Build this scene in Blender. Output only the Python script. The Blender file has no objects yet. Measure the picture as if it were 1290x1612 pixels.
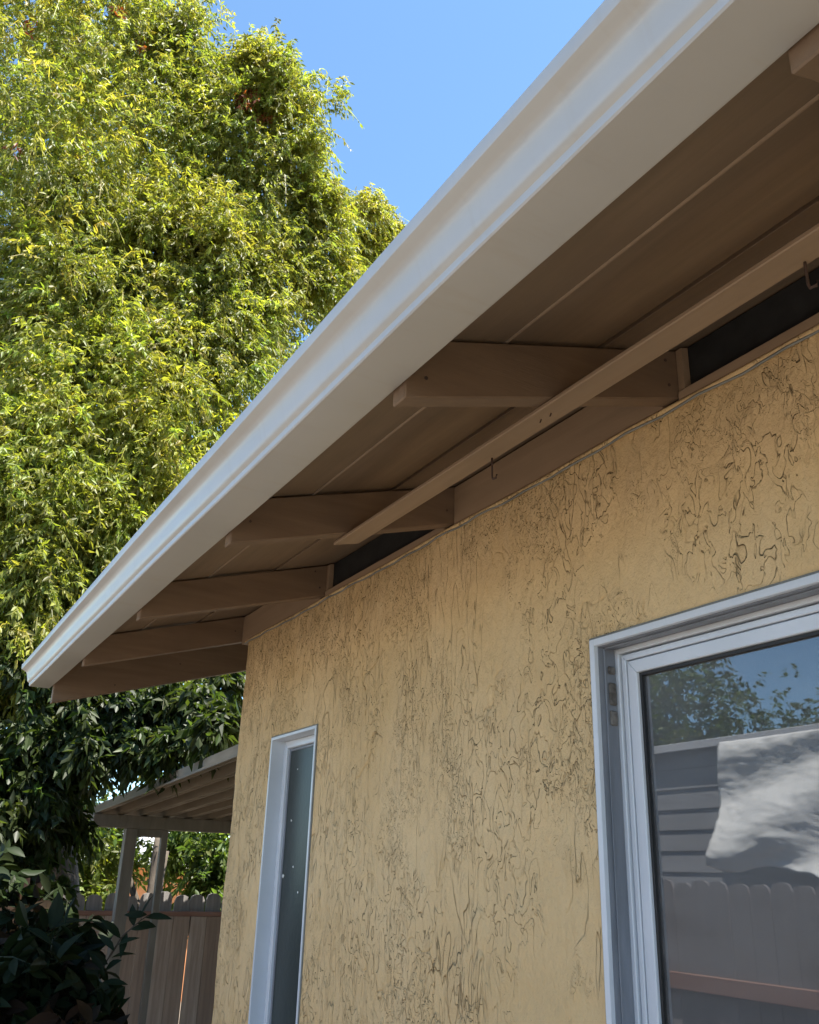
import bpy, bmesh, math, random
import numpy as np
from mathutils import Vector, Matrix

random.seed(7)
RNG = np.random.default_rng(11)
SC = bpy.context.scene
COL = SC.collection

# ------------------------------------------------------------------ camera
YAW, PITCH, ROLL, FPX = math.radians(29.05), math.radians(21.70), math.radians(1.757), 1443.0
CAM = np.array([3.526, -1.22, 1.58])
cf = np.array([-math.cos(YAW)*math.cos(PITCH), math.sin(YAW)*math.cos(PITCH), math.sin(PITCH)])
cr0 = np.cross(cf, [0, 0, 1]); cr0 /= np.linalg.norm(cr0); cu0 = np.cross(cr0, cf)
cr = math.cos(ROLL)*cr0 + math.sin(ROLL)*cu0
cu = -math.sin(ROLL)*cr0 + math.cos(ROLL)*cu0
cd = bpy.data.cameras.new('camera'); cam = bpy.data.objects.new('camera', cd); COL.objects.link(cam)
cd.sensor_fit = 'HORIZONTAL'; cd.sensor_width = 36; cd.lens = FPX/1290*36
cd.clip_start = 0.02; cd.clip_end = 2000
m = Matrix.Identity(4)
for i in range(3):
    m[i][0], m[i][1], m[i][2], m[i][3] = cr[i], cu[i], -cf[i], CAM[i]
cam.matrix_world = m
SC.camera = cam

def ray(px, py):
    d = cf*FPX + cr*(px-645.0) - cu*(py-806.0)
    return d/np.linalg.norm(d)
def at(px, py, dist): return CAM + ray(px, py)*dist
def at_y(px, py, Y):
    d = ray(px, py); return CAM + d*((Y-CAM[1])/d[1])
def at_x(px, py, X):
    d = ray(px, py); return CAM + d*((X-CAM[0])/d[0])

# ------------------------------------------------------------------ light
SUN = np.array([0.30, 0.24, 0.92]); SUN /= np.linalg.norm(SUN)
w = bpy.data.worlds.new('World'); SC.world = w; w.use_nodes = True
nt = w.node_tree; nt.nodes.clear()
sky = nt.nodes.new('ShaderNodeTexSky'); sky.sky_type = 'NISHITA'; sky.sun_disc = False
sky.sun_elevation = math.asin(SUN[2]); sky.sun_rotation = math.atan2(SUN[0], SUN[1])
sky.air_density = 0.75; sky.dust_density = 0.2; sky.ozone_density = 1.6
bg = nt.nodes.new('ShaderNodeBackground'); bg.inputs[1].default_value = 0.115
out = nt.nodes.new('ShaderNodeOutputWorld')
wb = nt.nodes.new('ShaderNodeMix'); wb.data_type = 'RGBA'; wb.blend_type = 'MULTIPLY'; wb.inputs[0].default_value = 1.0
wb.inputs[7].default_value = (0.84, 0.99, 0.97, 1)      # camera white balance
nt.links.new(sky.outputs[0], wb.inputs[6]); nt.links.new(wb.outputs[2], bg.inputs[0]); nt.links.new(bg.outputs[0], out.inputs[0])
sd = bpy.data.lights.new('sun', 'SUN'); sd.energy = 5.0; sd.angle = math.radians(0.5); sd.color = (1, 0.95, 0.86)
so = bpy.data.objects.new('sun', sd); COL.objects.link(so)
so.rotation_euler = Vector(SUN).to_track_quat('Z', 'Y').to_euler(); so.location = (0, 0, 20)
SC.view_settings.view_transform = 'Standard'; SC.view_settings.look = 'None'
SC.view_settings.exposure = 1.86; SC.view_settings.gamma = 1.0
SC.render.engine = 'CYCLES'
SC.cycles.max_bounces = 10; SC.cycles.diffuse_bounces = 5; SC.cycles.transparent_max_bounces = 12

# ------------------------------------------------------------------ materials
def new_mat(name):
    mt = bpy.data.materials.new(name); mt.use_nodes = True
    n = mt.node_tree.nodes; n.clear()
    o = n.new('ShaderNodeOutputMaterial'); return mt, mt.node_tree, o
def node(t, typ, **kw):
    n = t.nodes.new(typ)
    for k, v in kw.items():
        if k.startswith('i_'): n.inputs[int(k[2:])].default_value = v
        else: setattr(n, k, v)
    return n
def coords(t, scale=(1, 1, 1)):
    tc = node(t, 'ShaderNodeTexCoord'); mp = node(t, 'ShaderNodeMapping')
    mp.inputs['Scale'].default_value = scale
    t.links.new(tc.outputs['Object'], mp.inputs[0]); return mp.outputs[0]
def ramp(t, fac, stops):
    r = node(t, 'ShaderNodeValToRGB'); e = r.color_ramp.elements
    while len(e) < len(stops): e.new(0.5)
    for k, (p, c) in enumerate(stops):
        e[k].position = p; e[k].color = (*c, 1) if len(c) == 3 else c
    t.links.new(fac, r.inputs[0]); return r.outputs[0]
def noise(t, vec, scale, detail=4, rough=0.55, dist=0):
    n = node(t, 'ShaderNodeTexNoise'); n.inputs['Scale'].default_value = scale
    n.inputs['Detail'].default_value = detail; n.inputs['Roughness'].default_value = rough
    n.inputs['Distortion'].default_value = dist
    t.links.new(vec, n.inputs['Vector']); return n.outputs['Fac']
def bump(t, h, strength, distance, prev=None):
    b = node(t, 'ShaderNodeBump'); b.inputs['Strength'].default_value = strength
    b.inputs['Distance'].default_value = distance; t.links.new(h, b.inputs['Height'])
    if prev is not None: t.links.new(prev, b.inputs['Normal'])
    return b.outputs[0]
def mixc(t, fac, a, b, blend='MIX'):
    n = node(t, 'ShaderNodeMix', data_type='RGBA', blend_type=blend)
    if isinstance(fac, (int, float)): n.inputs[0].default_value = fac
    else: t.links.new(fac, n.inputs[0])
    for s, v in ((6, a), (7, b)):
        if isinstance(v, tuple): n.inputs[s].default_value = (*v, 1)
        else: t.links.new(v, n.inputs[s])
    return n.outputs[2]
def principled(t, o, col, rough=0.6, spec=0.5, normal=None, metallic=0.0):
    b = node(t, 'ShaderNodeBsdfPrincipled')
    if isinstance(col, tuple): b.inputs['Base Color'].default_value = (*col, 1)
    else: t.links.new(col, b.inputs['Base Color'])
    if isinstance(rough, (int, float)): b.inputs['Roughness'].default_value = rough
    else: t.links.new(rough, b.inputs['Roughness'])
    b.inputs['Specular IOR Level'].default_value = spec; b.inputs['Metallic'].default_value = metallic
    if normal is not None: t.links.new(normal, b.inputs['Normal'])
    t.links.new(b.outputs[0], o.inputs[0]); return b

def mat_noisy(name, c1, c2, scale=6, stretch=(1, 1, 1), rough=0.6, spec=0.4, bs=0.3, bd=0.002, fine=180):
    mt, t, o = new_mat(name); v = coords(t, stretch)
    f = noise(t, v, scale, 6, 0.6)
    c = ramp(t, f, [(0.3, c1), (0.7, c2)])
    g = noise(t, v, fine, 3, 0.6)
    principled(t, o, c, rough, spec, bump(t, g, bs, bd)); return mt

M = {}
# stucco paint: ochre, a little chalkier lower down in patches
mt, t, o = new_mat('stucco_paint'); v = coords(t)
n1 = noise(t, v, 1.6, 5, 0.6); n2 = noise(t, v, 9, 5, 0.65); n3 = noise(t, coords(t, (6, 6, 0.9)), 2.5, 4, 0.6)
c = ramp(t, n1, [(0.30, (0.64, 0.445, 0.215)), (0.70, (0.79, 0.585, 0.325))])
c = mixc(t, ramp(t, n2, [(0.42, (0, 0, 0)), (0.72, (0.35, 0.35, 0.35))]), c, (0.64, 0.46, 0.25))
c = mixc(t, ramp(t, n3, [(0.52, (0, 0, 0)), (0.75, (0.3, 0.3, 0.3))]), c, (0.76, 0.59, 0.365))
def math2(t, op, a, b=None):
    n = node(t, 'ShaderNodeMath', operation=op)
    for k, q in enumerate((a, b)):
        if q is None: continue
        if isinstance(q, (int, float)): n.inputs[k].default_value = q
        else: t.links.new(q, n.inputs[k])
    return n.outputs[0]
def step(t, f, lo, hi): return ramp(t, f, [(lo, (0, 0, 0)), (hi, (1, 1, 1))])
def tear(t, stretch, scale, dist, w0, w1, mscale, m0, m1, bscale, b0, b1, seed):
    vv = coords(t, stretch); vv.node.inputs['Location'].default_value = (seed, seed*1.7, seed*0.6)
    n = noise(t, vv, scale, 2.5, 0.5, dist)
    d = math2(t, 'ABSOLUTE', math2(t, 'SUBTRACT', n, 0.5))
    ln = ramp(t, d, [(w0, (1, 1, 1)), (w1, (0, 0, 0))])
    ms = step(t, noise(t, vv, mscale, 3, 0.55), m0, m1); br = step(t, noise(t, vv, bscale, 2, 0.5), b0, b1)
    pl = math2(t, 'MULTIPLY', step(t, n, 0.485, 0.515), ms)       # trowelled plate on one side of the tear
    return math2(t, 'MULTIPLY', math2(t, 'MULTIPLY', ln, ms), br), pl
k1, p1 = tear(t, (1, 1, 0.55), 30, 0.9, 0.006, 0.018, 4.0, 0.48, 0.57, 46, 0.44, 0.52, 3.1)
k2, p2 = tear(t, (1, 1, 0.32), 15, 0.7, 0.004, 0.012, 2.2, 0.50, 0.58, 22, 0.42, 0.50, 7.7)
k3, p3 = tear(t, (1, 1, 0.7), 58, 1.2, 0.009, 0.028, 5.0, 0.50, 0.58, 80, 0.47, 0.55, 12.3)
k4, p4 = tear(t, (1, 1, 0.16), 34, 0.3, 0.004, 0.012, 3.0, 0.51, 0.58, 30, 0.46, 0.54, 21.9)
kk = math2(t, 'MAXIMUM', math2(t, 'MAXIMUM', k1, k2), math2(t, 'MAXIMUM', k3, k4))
c = mixc(t, math2(t, 'MULTIPLY', kk, 0.36), c, (0.20, 0.125, 0.055))     # crevice shade of the tears painted in as brown
h1 = noise(t, v, 420, 3, 0.6); h2 = noise(t, v, 140, 6, 0.7); h3 = noise(t, coords(t, (1, 1, 0.5)), 26, 4, 0.6)
nb = bump(t, h3, 0.9, 0.015); nb = bump(t, h2, 0.7, 0.0042, nb); nb = bump(t, h1, 0.5, 0.0010, nb)
plates = math2(t, 'ADD', math2(t, 'ADD', p1, p2), math2(t, 'ADD', math2(t, 'MULTIPLY', p3, 0.6), math2(t, 'MULTIPLY', p4, 0.6)))
nb = bump(t, plates, 1.0, 0.0065, nb)
nb = bump(t, math2(t, 'SUBTRACT', 1.0, kk), 0.8, 0.003, nb)
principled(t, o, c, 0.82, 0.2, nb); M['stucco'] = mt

def paint_wood(name, c1, c2, axis):
    st = {'y': (9, 0.8, 9), 'x': (0.8, 9, 9)}[axis]
    mt, t, o = new_mat(name); v = coords(t, st); v0 = coords(t)
    f = noise(t, v, 3.5, 6, 0.6, 0.3); l = noise(t, v0, 2.2, 4, 0.6)
    c = ramp(t, f, [(0.3, c1), (0.7, c2)])
    c = mixc(t, ramp(t, l, [(0.45, (0, 0, 0)), (0.75, (0.4, 0.4, 0.4))]), c, tuple(x*0.8 for x in c1))
    g = noise(t, v, 30, 4, 0.65); g2 = noise(t, v0, 60, 3, 0.6)
    nb = bump(t, g, 0.35, 0.0012); nb = bump(t, g2, 0.15, 0.001, nb)
    principled(t, o, c, 0.62, 0.35, nb); return mt
M['rafter'] = paint_wood('painted_rafter_wood', (0.170, 0.112, 0.072), (0.225, 0.153, 0.100), 'y')
M['deck'] = paint_wood('painted_deck_wood', (0.180, 0.126, 0.082), (0.235, 0.166, 0.110), 'x')
M['block'] = paint_wood('painted_blocking_wood', (0.29, 0.205, 0.135), (0.36, 0.255, 0.172), 'x')

# gutter enamel with faint run stains
mt, t, o = new_mat('gutter_enamel'); v = coords(t); vs = coords(t, (14, 2, 0.6))
f = noise(t, v, 3, 5, 0.6); s = noise(t, vs, 2.4, 5, 0.65)
c = ramp(t, f, [(0.3, (0.46, 0.448, 0.425)), (0.7, (0.515, 0.505, 0.485))])
c = mixc(t, ramp(t, s, [(0.55, (0, 0, 0)), (0.8, (0.35, 0.35, 0.35))]), c, (0.40, 0.34, 0.27))
wv = noise(t, coords(t, (3, 1, 1)), 3.0, 2, 0.4)
principled(t, o, c, ramp(t, f, [(0.3, (0.3,)*3), (0.7, (0.42,)*3)]), 0.5, bump(t, wv, 0.10, 0.01)); M['gutter'] = mt

M['frame'] = mat_noisy('window_frame_vinyl', (0.60, 0.645, 0.70), (0.67, 0.71, 0.765), 5, rough=0.32, spec=0.5, bs=0.08, bd=0.0008)
M['channel'] = mat_noisy('window_channel_metal', (0.15, 0.165, 0.19), (0.24, 0.26, 0.30), 4, (6, 6, 1), rough=0.4, spec=0.5, bs=0.1)
M['gasket'] = mat_noisy('black_gasket_rubber', (0.012, 0.012, 0.013), (0.03, 0.03, 0.03), 8, rough=0.5)
M['tape'] = mat_noisy('grey_foam_strip', (0.06, 0.055, 0.05), (0.26, 0.24, 0.22), 40, rough=0.9)
M['cable'] = mat_noisy('grey_caulk_cable', (0.17, 0.18, 0.17), (0.27, 0.28, 0.26), 12, rough=0.7)
M['iron'] = mat_noisy('rusty_iron', (0.05, 0.035, 0.03), (0.10, 0.06, 0.045), 30, rough=0.7)
M['shingle'] = mat_noisy('asphalt_shingle', (0.10, 0.085, 0.075), (0.18, 0.16, 0.14), 12, (1, 5, 1), rough=0.9, bs=0.6, bd=0.004)
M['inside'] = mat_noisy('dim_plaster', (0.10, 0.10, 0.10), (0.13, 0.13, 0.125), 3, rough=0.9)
M['attic'] = mat_noisy('dusty_attic_timber', (0.035, 0.03, 0.027), (0.06, 0.05, 0.04), 5, rough=0.9)
M['screen'] = mat_noisy('dark_insect_screen', (0.010, 0.011, 0.012), (0.022, 0.023, 0.025), 20, rough=0.7, bs=0.2, fine=600)
M['blind'] = mat_noisy('grey_blind_fabric', (0.62, 0.62, 0.62), (0.70, 0.70, 0.70), 6, rough=0.7)
M['patio'] = mat_noisy('patio_cover_enamel', (0.26, 0.215, 0.16), (0.34, 0.29, 0.225), 4, (1, 6, 6), rough=0.5, bs=0.1)
M['patio_post'] = mat_noisy('patio_post_enamel', (0.17, 0.155, 0.13), (0.23, 0.21, 0.18), 5, (5, 5, 1), rough=0.5, bs=0.1)
M['grey_wood'] = mat_noisy('weathered_grey_wood', (0.16, 0.145, 0.135), (0.32, 0.30, 0.285), 2.2, (14, 14, 0.8), rough=0.85, bs=0.5, bd=0.003, fine=30)
M['red_rail'] = mat_noisy('redwood_rail', (0.20, 0.10, 0.07), (0.30, 0.17, 0.125), 3, (8, 0.8, 8), rough=0.8, bs=0.4, fine=40)
M['side_wood'] = mat_noisy('sun_greyed_fence_wood', (0.15, 0.13, 0.125), (0.27, 0.245, 0.24), 2.2, (14, 14, 0.8), rough=0.85, bs=0.5, bd=0.003, fine=30)
M['orange'] = mat_noisy('orange_render', (0.60, 0.24, 0.09), (0.70, 0.31, 0.13), 3, rough=0.85)
M['neigh'] = mat_noisy('grey_lap_siding', (0.26, 0.26, 0.275), (0.34, 0.34, 0.355), 2, (1, 1, 8), rough=0.7)
M['neigh_trim'] = mat_noisy('white_painted_trim', (0.6, 0.6, 0.62), (0.72, 0.72, 0.74), 4, rough=0.5)
M['tile'] = mat_noisy('dark_roofing', (0.09, 0.08, 0.075), (0.15, 0.13, 0.12), 9, rough=0.9, bs=0.5, bd=0.004)
M['plastic'] = mat_noisy('white_plastic_sheet', (0.78, 0.77, 0.74), (0.86, 0.85, 0.83), 3, rough=0.35, bs=0.3, bd=0.01, fine=14)
M['fleck'] = mat_noisy('white_paint_fleck', (0.75, 0.75, 0.72), (0.85, 0.85, 0.82), 20, rough=0.6)
M['bark'] = mat_noisy('dark_bark', (0.045, 0.035, 0.028), (0.10, 0.08, 0.06), 5, (6, 6, 1), rough=0.9, bs=0.8, bd=0.01, fine=14)
M['concrete'] = mat_noisy('weathered_concrete', (0.20, 0.178, 0.148), (0.28, 0.25, 0.21), 1.3, rough=0.9, bs=0.3, bd=0.002, fine=120)
M['soil'] = mat_noisy('dry_yard_soil', (0.16, 0.128, 0.09), (0.25, 0.20, 0.145), 0.8, rough=0.95, bs=0.6, bd=0.01, fine=25)

# cedar pickets: each picket its own tone
mt, t, o = new_mat('cedar_picket_wood'); v = coords(t, (14, 14, 0.8)); v0 = coords(t)
f = noise(t, v, 2.0, 6, 0.62, 0.4)
oi = node(t, 'ShaderNodeObjectInfo')
base = ramp(t, oi.outputs['Random'], [(0.0, (0.34, 0.245, 0.185)), (0.5, (0.44, 0.335, 0.265)), (1.0, (0.54, 0.435, 0.36))])
c = mixc(t, ramp(t, f, [(0.32, (0.75,)*3), (0.68, (0.0,)*3)]), base, (0.19, 0.135, 0.10))
kn = node(t, 'ShaderNodeTexVoronoi'); kn.inputs['Scale'].default_value = 5.0
t.links.new(coords(t, (1, 1.4, 0.8)), kn.inputs['Vector'])
c = mixc(t, ramp(t, kn.outputs['Distance'], [(0.06, (0.85,)*3), (0.12, (0.0,)*3)]), c, (0.08, 0.05, 0.036))
principled(t, o, c, 0.8, 0.3, bump(t, noise(t, v, 30, 4), 0.5, 0.002)); M['cedar'] = mt

def glass_mat(name, ior, tint=(1, 1, 1), rough=0.0):
    mt, t, o = new_mat(name)
    fr = node(t, 'ShaderNodeFresnel'); fr.inputs['IOR'].default_value = ior
    gl = node(t, 'ShaderNodeBsdfGlossy'); gl.inputs['Roughness'].default_value = rough
    gl.inputs['Color'].default_value = (0.95, 0.97, 1, 1)
    tr = node(t, 'ShaderNodeBsdfTransparent'); tr.inputs['Color'].default_value = (*tint, 1)
    mx = node(t, 'ShaderNodeMixShader')
    t.links.new(fr.outputs[0], mx.inputs[0]); t.links.new(tr.outputs[0], mx.inputs[1]); t.links.new(gl.outputs[0], mx.inputs[2])
    df = node(t, 'ShaderNodeBsdfDiffuse'); df.inputs['Color'].default_value = (0.6, 0.6, 0.6, 1)     # dust film
    m2 = node(t, 'ShaderNodeMixShader')
    t.links.new(ramp(t, noise(t, coords(t, (1, 1, 3)), 3, 4), [(0.35, (0.08,)*3), (0.75, (0.16,)*3)]), m2.inputs[0])
    t.links.new(mx.outputs[0], m2.inputs[1]); t.links.new(df.outputs[0], m2.inputs[2])
    t.links.new(m2.outputs[0], o.inputs[0]); return mt
M['glass'] = glass_mat('double_glazing', 2.1, (0.75, 0.78, 0.8), 0.012)
# obscured pane of the narrow window
mt, t, o = new_mat('obscure_glass'); v = coords(t)
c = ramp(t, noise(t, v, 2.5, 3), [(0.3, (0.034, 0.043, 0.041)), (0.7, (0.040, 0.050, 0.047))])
principled(t, o, c, 0.34, 0.22, bump(t, noise(t, v, 60, 3), 0.2, 0.003)); M['obscure'] = mt

def leaf_mat(name, trans=0.35, rough=0.38, spec=0.5):
    mt, t, o = new_mat(name)
    a = node(t, 'ShaderNodeVertexColor', layer_name='tint')
    b = node(t, 'ShaderNodeBsdfPrincipled'); b.inputs['Roughness'].default_value = rough
    b.inputs['Specular IOR Level'].default_value = spec
    t.links.new(a.outputs[0], b.inputs['Base Color'])
    tl = node(t, 'ShaderNodeBsdfTranslucent')
    hs = mixc(t, 1.0, a.outputs[0], (1.2, 1.25, 0.5), 'MULTIPLY')
    t.links.new(hs, tl.inputs['Color'])
    mx = node(t, 'ShaderNodeMixShader'); mx.inputs[0].default_value = trans
    t.links.new(b.outputs[0], mx.inputs[1]); t.links.new(tl.outputs[0], mx.inputs[2])
    t.links.new(mx.outputs[0], o.inputs[0]); return mt
M['leaf'] = leaf_mat('tree_leaf', 0.58, 0.48, 0.5)
M['darkleaf'] = leaf_mat('shrub_leaf', 0.15, 0.5, 0.12)

# ------------------------------------------------------------------ mesh helpers
def link(name, me, mat=None, parent=None, smooth=False):
    ob = bpy.data.objects.new(name, me); COL.objects.link(ob)
    if mat is not None and not me.materials: me.materials.append(M[mat] if isinstance(mat, str) else mat)
    if parent is not None: ob.parent = parent
    if smooth:
        me.polygons.foreach_set('use_smooth', np.ones(len(me.polygons), bool))
    return ob
def tag(ob, label, cat, group=None):
    ob['label'] = label; ob['category'] = cat
    if group: ob['group'] = group
    return ob
def thing(name, label, cat, loc=(0, 0, 0), group=None):
    ob = bpy.data.objects.new(name, None); COL.objects.link(ob); ob.location = loc; ob.empty_display_size = 0.2
    return tag(ob, label, cat, group)
def mesh_from(verts, faces, name='m'):
    me = bpy.data.meshes.new(name); me.from_pydata([tuple(map(float, v)) for v in verts], [], faces); me.update(); return me
class MB:
    def __init__(s): s.v = []; s.f = []
    def box(s, x0, x1, y0, y1, z0, z1):
        b = len(s.v)
        s.v += [(x0, y0, z0), (x1, y0, z0), (x1, y1, z0), (x0, y1, z0), (x0, y0, z1), (x1, y0, z1), (x1, y1, z1), (x0, y1, z1)]
        s.f += [tuple(b+i for i in q) for q in ((0, 3, 2, 1), (4, 5, 6, 7), (0, 1, 5, 4), (1, 2, 6, 5), (2, 3, 7, 6), (3, 0, 4, 7))]
        return s
    def prism(s, poly, axis, a, b):
        """poly: 2D points; axis 'x': (y,z) points extruded x=a..b; 'y': (x,z); 'z': (x,y)"""
        n = len(poly); k = len(s.v)
        for q in (a, b):
            for (p, r) in poly:
                s.v.append({'x': (q, p, r), 'y': (p, q, r), 'z': (p, r, q)}[axis])
        s.f.append(tuple(k+i for i in range(n))[::-1]); s.f.append(tuple(k+n+i for i in range(n)))
        for i in range(n):
            j = (i+1) % n; s.f.append((k+i, k+j, k+n+j, k+n+i))
        return s
    def tube(s, pts, rad, seg=8):
        pts = [np.array(p, float) for p in pts]; k = len(s.v); n = len(pts)
        rad = [rad]*n if isinstance(rad, (int, float)) else rad
        for i, p in enumerate(pts):
            d = pts[min(i+1, n-1)]-pts[max(i-1, 0)]; d /= np.linalg.norm(d)+1e-9
            a = np.cross(d, [0, 0, 1] if abs(d[2]) < 0.9 else [1, 0, 0]); a /= np.linalg.norm(a); b = np.cross(d, a)
            for j in range(seg):
                th = 2*math.pi*j/seg; s.v.append(tuple(p+rad[i]*(math.cos(th)*a+math.sin(th)*b)))
        for i in range(n-1):
            for j in range(seg):
                q = (j+1) % seg; s.f.append((k+i*seg+j, k+i*seg+q, k+(i+1)*seg+q, k+(i+1)*seg+j))
        s.f.append(tuple(k+j for j in range(seg))); s.f.append(tuple(k+(n-1)*seg+j for j in range(seg))[::-1])
        return s
    def build(s, name, mat, parent=None, bevel=0, smooth=False, origin=None):
        me = mesh_from(s.v, s.f, name)
        bm = bmesh.new(); bm.from_mesh(me); bmesh.ops.recalc_face_normals(bm, faces=bm.faces)
        if bevel: bmesh.ops.bevel(bm, geom=bm.edges[:], offset=bevel, segments=1, affect='EDGES', profile=0.5)
        bm.to_mesh(me); bm.free()
        return link(name, me, mat, parent, smooth)
def box(name, mat, parent, x0, x1, y0, y1, z0, z1, bevel=0): return MB().box(x0, x1, y0, y1, z0, z1).build(name, mat, parent, bevel)

TAB = {}
def vnoise(x, y, seed):
    if seed not in TAB: TAB[seed] = np.random.default_rng(seed).random((256, 256))
    T = TAB[seed]
    xi = np.floor(x).astype(int); yi = np.floor(y).astype(int); fx = x-xi; fy = y-yi
    fx = fx*fx*(3-2*fx); fy = fy*fy*(3-2*fy)
    a = T[xi % 256, yi % 256]; b = T[(xi+1) % 256, yi % 256]; c = T[xi % 256, (yi+1) % 256]; d = T[(xi+1) % 256, (yi+1) % 256]
    return (a*(1-fx)+b*fx)*(1-fy)+(c*(1-fx)+d*fx)*fy
def fbm(x, y, seed, oct=4):
    s = 0; a = 0.5
    for k in range(oct): s = s+a*vnoise(x*2**k, y*2**k, seed+k); a *= 0.5
    return s

# ------------------------------------------------------------------ ground
def ground_z(x, y=0):
    u = np.clip((-0.6-np.asarray(x, float))/2.2, 0, 1); return -0.35*u*u*(3-2*u)
xs = np.concatenate([[-600, -200, -80, -30, -12], np.linspace(-8, 8, 65), [12, 30, 80, 200, 600]])
ys = np.concatenate([[-600, -200, -80, -30], np.linspace(-12, 12, 49), [30, 80, 200, 600]])
gx, gy = np.meshgrid(xs, ys, indexing='ij')
gz = ground_z(gx)+np.where((np.abs(gx) < 9) & (np.abs(gy) < 12), 0.03*(fbm(gx*0.9+50, gy*0.9+50, 3)-0.5), 0)-0.02
nI, nJ = gx.shape
faces = [(i*nJ+j, (i+1)*nJ+j, (i+1)*nJ+j+1, i*nJ+j+1) for i in range(nI-1) for j in range(nJ-1)]
g = link('ground', mesh_from(np.stack([gx, gy, gz], -1).reshape(-1, 3), faces), 'soil', smooth=True); g['kind'] = 'structure'
pth = thing('path', 'x', 'x'); del pth['label']; del pth['category']; pth['kind'] = 'structure'
for i in range(9):
    x0 = -0.55+i*1.05
    box('paving_slab', 'concrete', pth, x0, x0+1.035, -2.62, -0.03, -0.08, 0.03, 0.006)

# ------------------------------------------------------------------ house
H = thing('stucco_house', 'ochre stucco house with white eave gutter and brown exposed rafters', 'house')
XR = 8.0           # far end of the house
YB = 7.0           # rear wall
SW = (0.375, 0.765, 0.95, 2.027)     # narrow window
BW = (2.113, 3.62, 0.90, 2.037)      # wide window
RC = 0.022
ZT = 2.452
# fine front wall: grooves drawn into a height raster, then sampled at the mesh points
PX = 0.0015; S0, S1, Z0, Z1 = -0.30, 3.55, 0.98, 2.48
nh, nv = int((S1-S0)/PX)+1, int((Z1-Z0)/PX)+1
raster = np.zeros((nh, nv), np.float32)
def strokes(n, length, width, depth, curv, tilt, dens_seed, clump, seed, cut):
    r = np.random.default_rng(seed)
    s = r.uniform(S0, S1, n*6); z = r.uniform(Z0, Z1, n*6)
    d = fbm(s*clump+9, z*clump*0.7+9, dens_seed, 3)
    k = np.where(r.random(n*6) < np.clip((d-cut)*6, 0.03, 1))[0][:n]; s = s[k]; z = z[k]; n = len(k)
    L = length*np.exp(r.normal(0, 0.55, n)); W = width*r.uniform(0.75, 1.3, n); D = depth*r.uniform(0.5, 1.2, n)
    ang = r.normal(0, tilt, n)+np.where(r.random(n) < 0.5, 0, math.pi)
    steps = int(length*2.6/0.0016)
    kap = r.normal(0, curv, n)
    for q in range(steps):
        on = L > q*0.0016
        if not on.any(): break
        e = np.minimum(q*0.0016, L-q*0.0016)/0.006
        taper = np.clip(0.35+e, 0, 1)
        stamp(s[on], z[on], W[on]*taper[on], D[on]*taper[on])
        kap = kap*0.86+r.normal(0, curv*0.75, n)
        ang = ang+kap*0.0016+0.02*(-np.sin(ang*1.0)*np.cos(ang))*0.4
        s = s+0.0016*np.sin(ang); z = z-0.0016*np.cos(ang)
def stamp(s, z, W, D):
    ci = (s-S0)/PX; cj = (z-Z0)/PX; i0 = np.round(ci).astype(int); j0 = np.round(cj).astype(int)
    for di in range(-4, 5):
        for dj in range(-4, 5):
            i = i0+di; j = j0+dj
            ok = (i >= 0) & (i < nh) & (j >= 0) & (j < nv)
            r2 = ((i-ci)**2+(j-cj)**2)*PX*PX/(W*W)
            val = -D*np.exp(-r2*r2)
            np.minimum.at(raster, (i[ok], j[ok]), val[ok].astype(np.float32))
strokes(90, 0.055, 0.0013, 0.006, 60, 0.30, 23, 2.2, 3, 0.40)
strokes(40, 0.15, 0.0014, 0.007, 32, 0.22, 24, 1.4, 4, 0.38)

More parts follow.
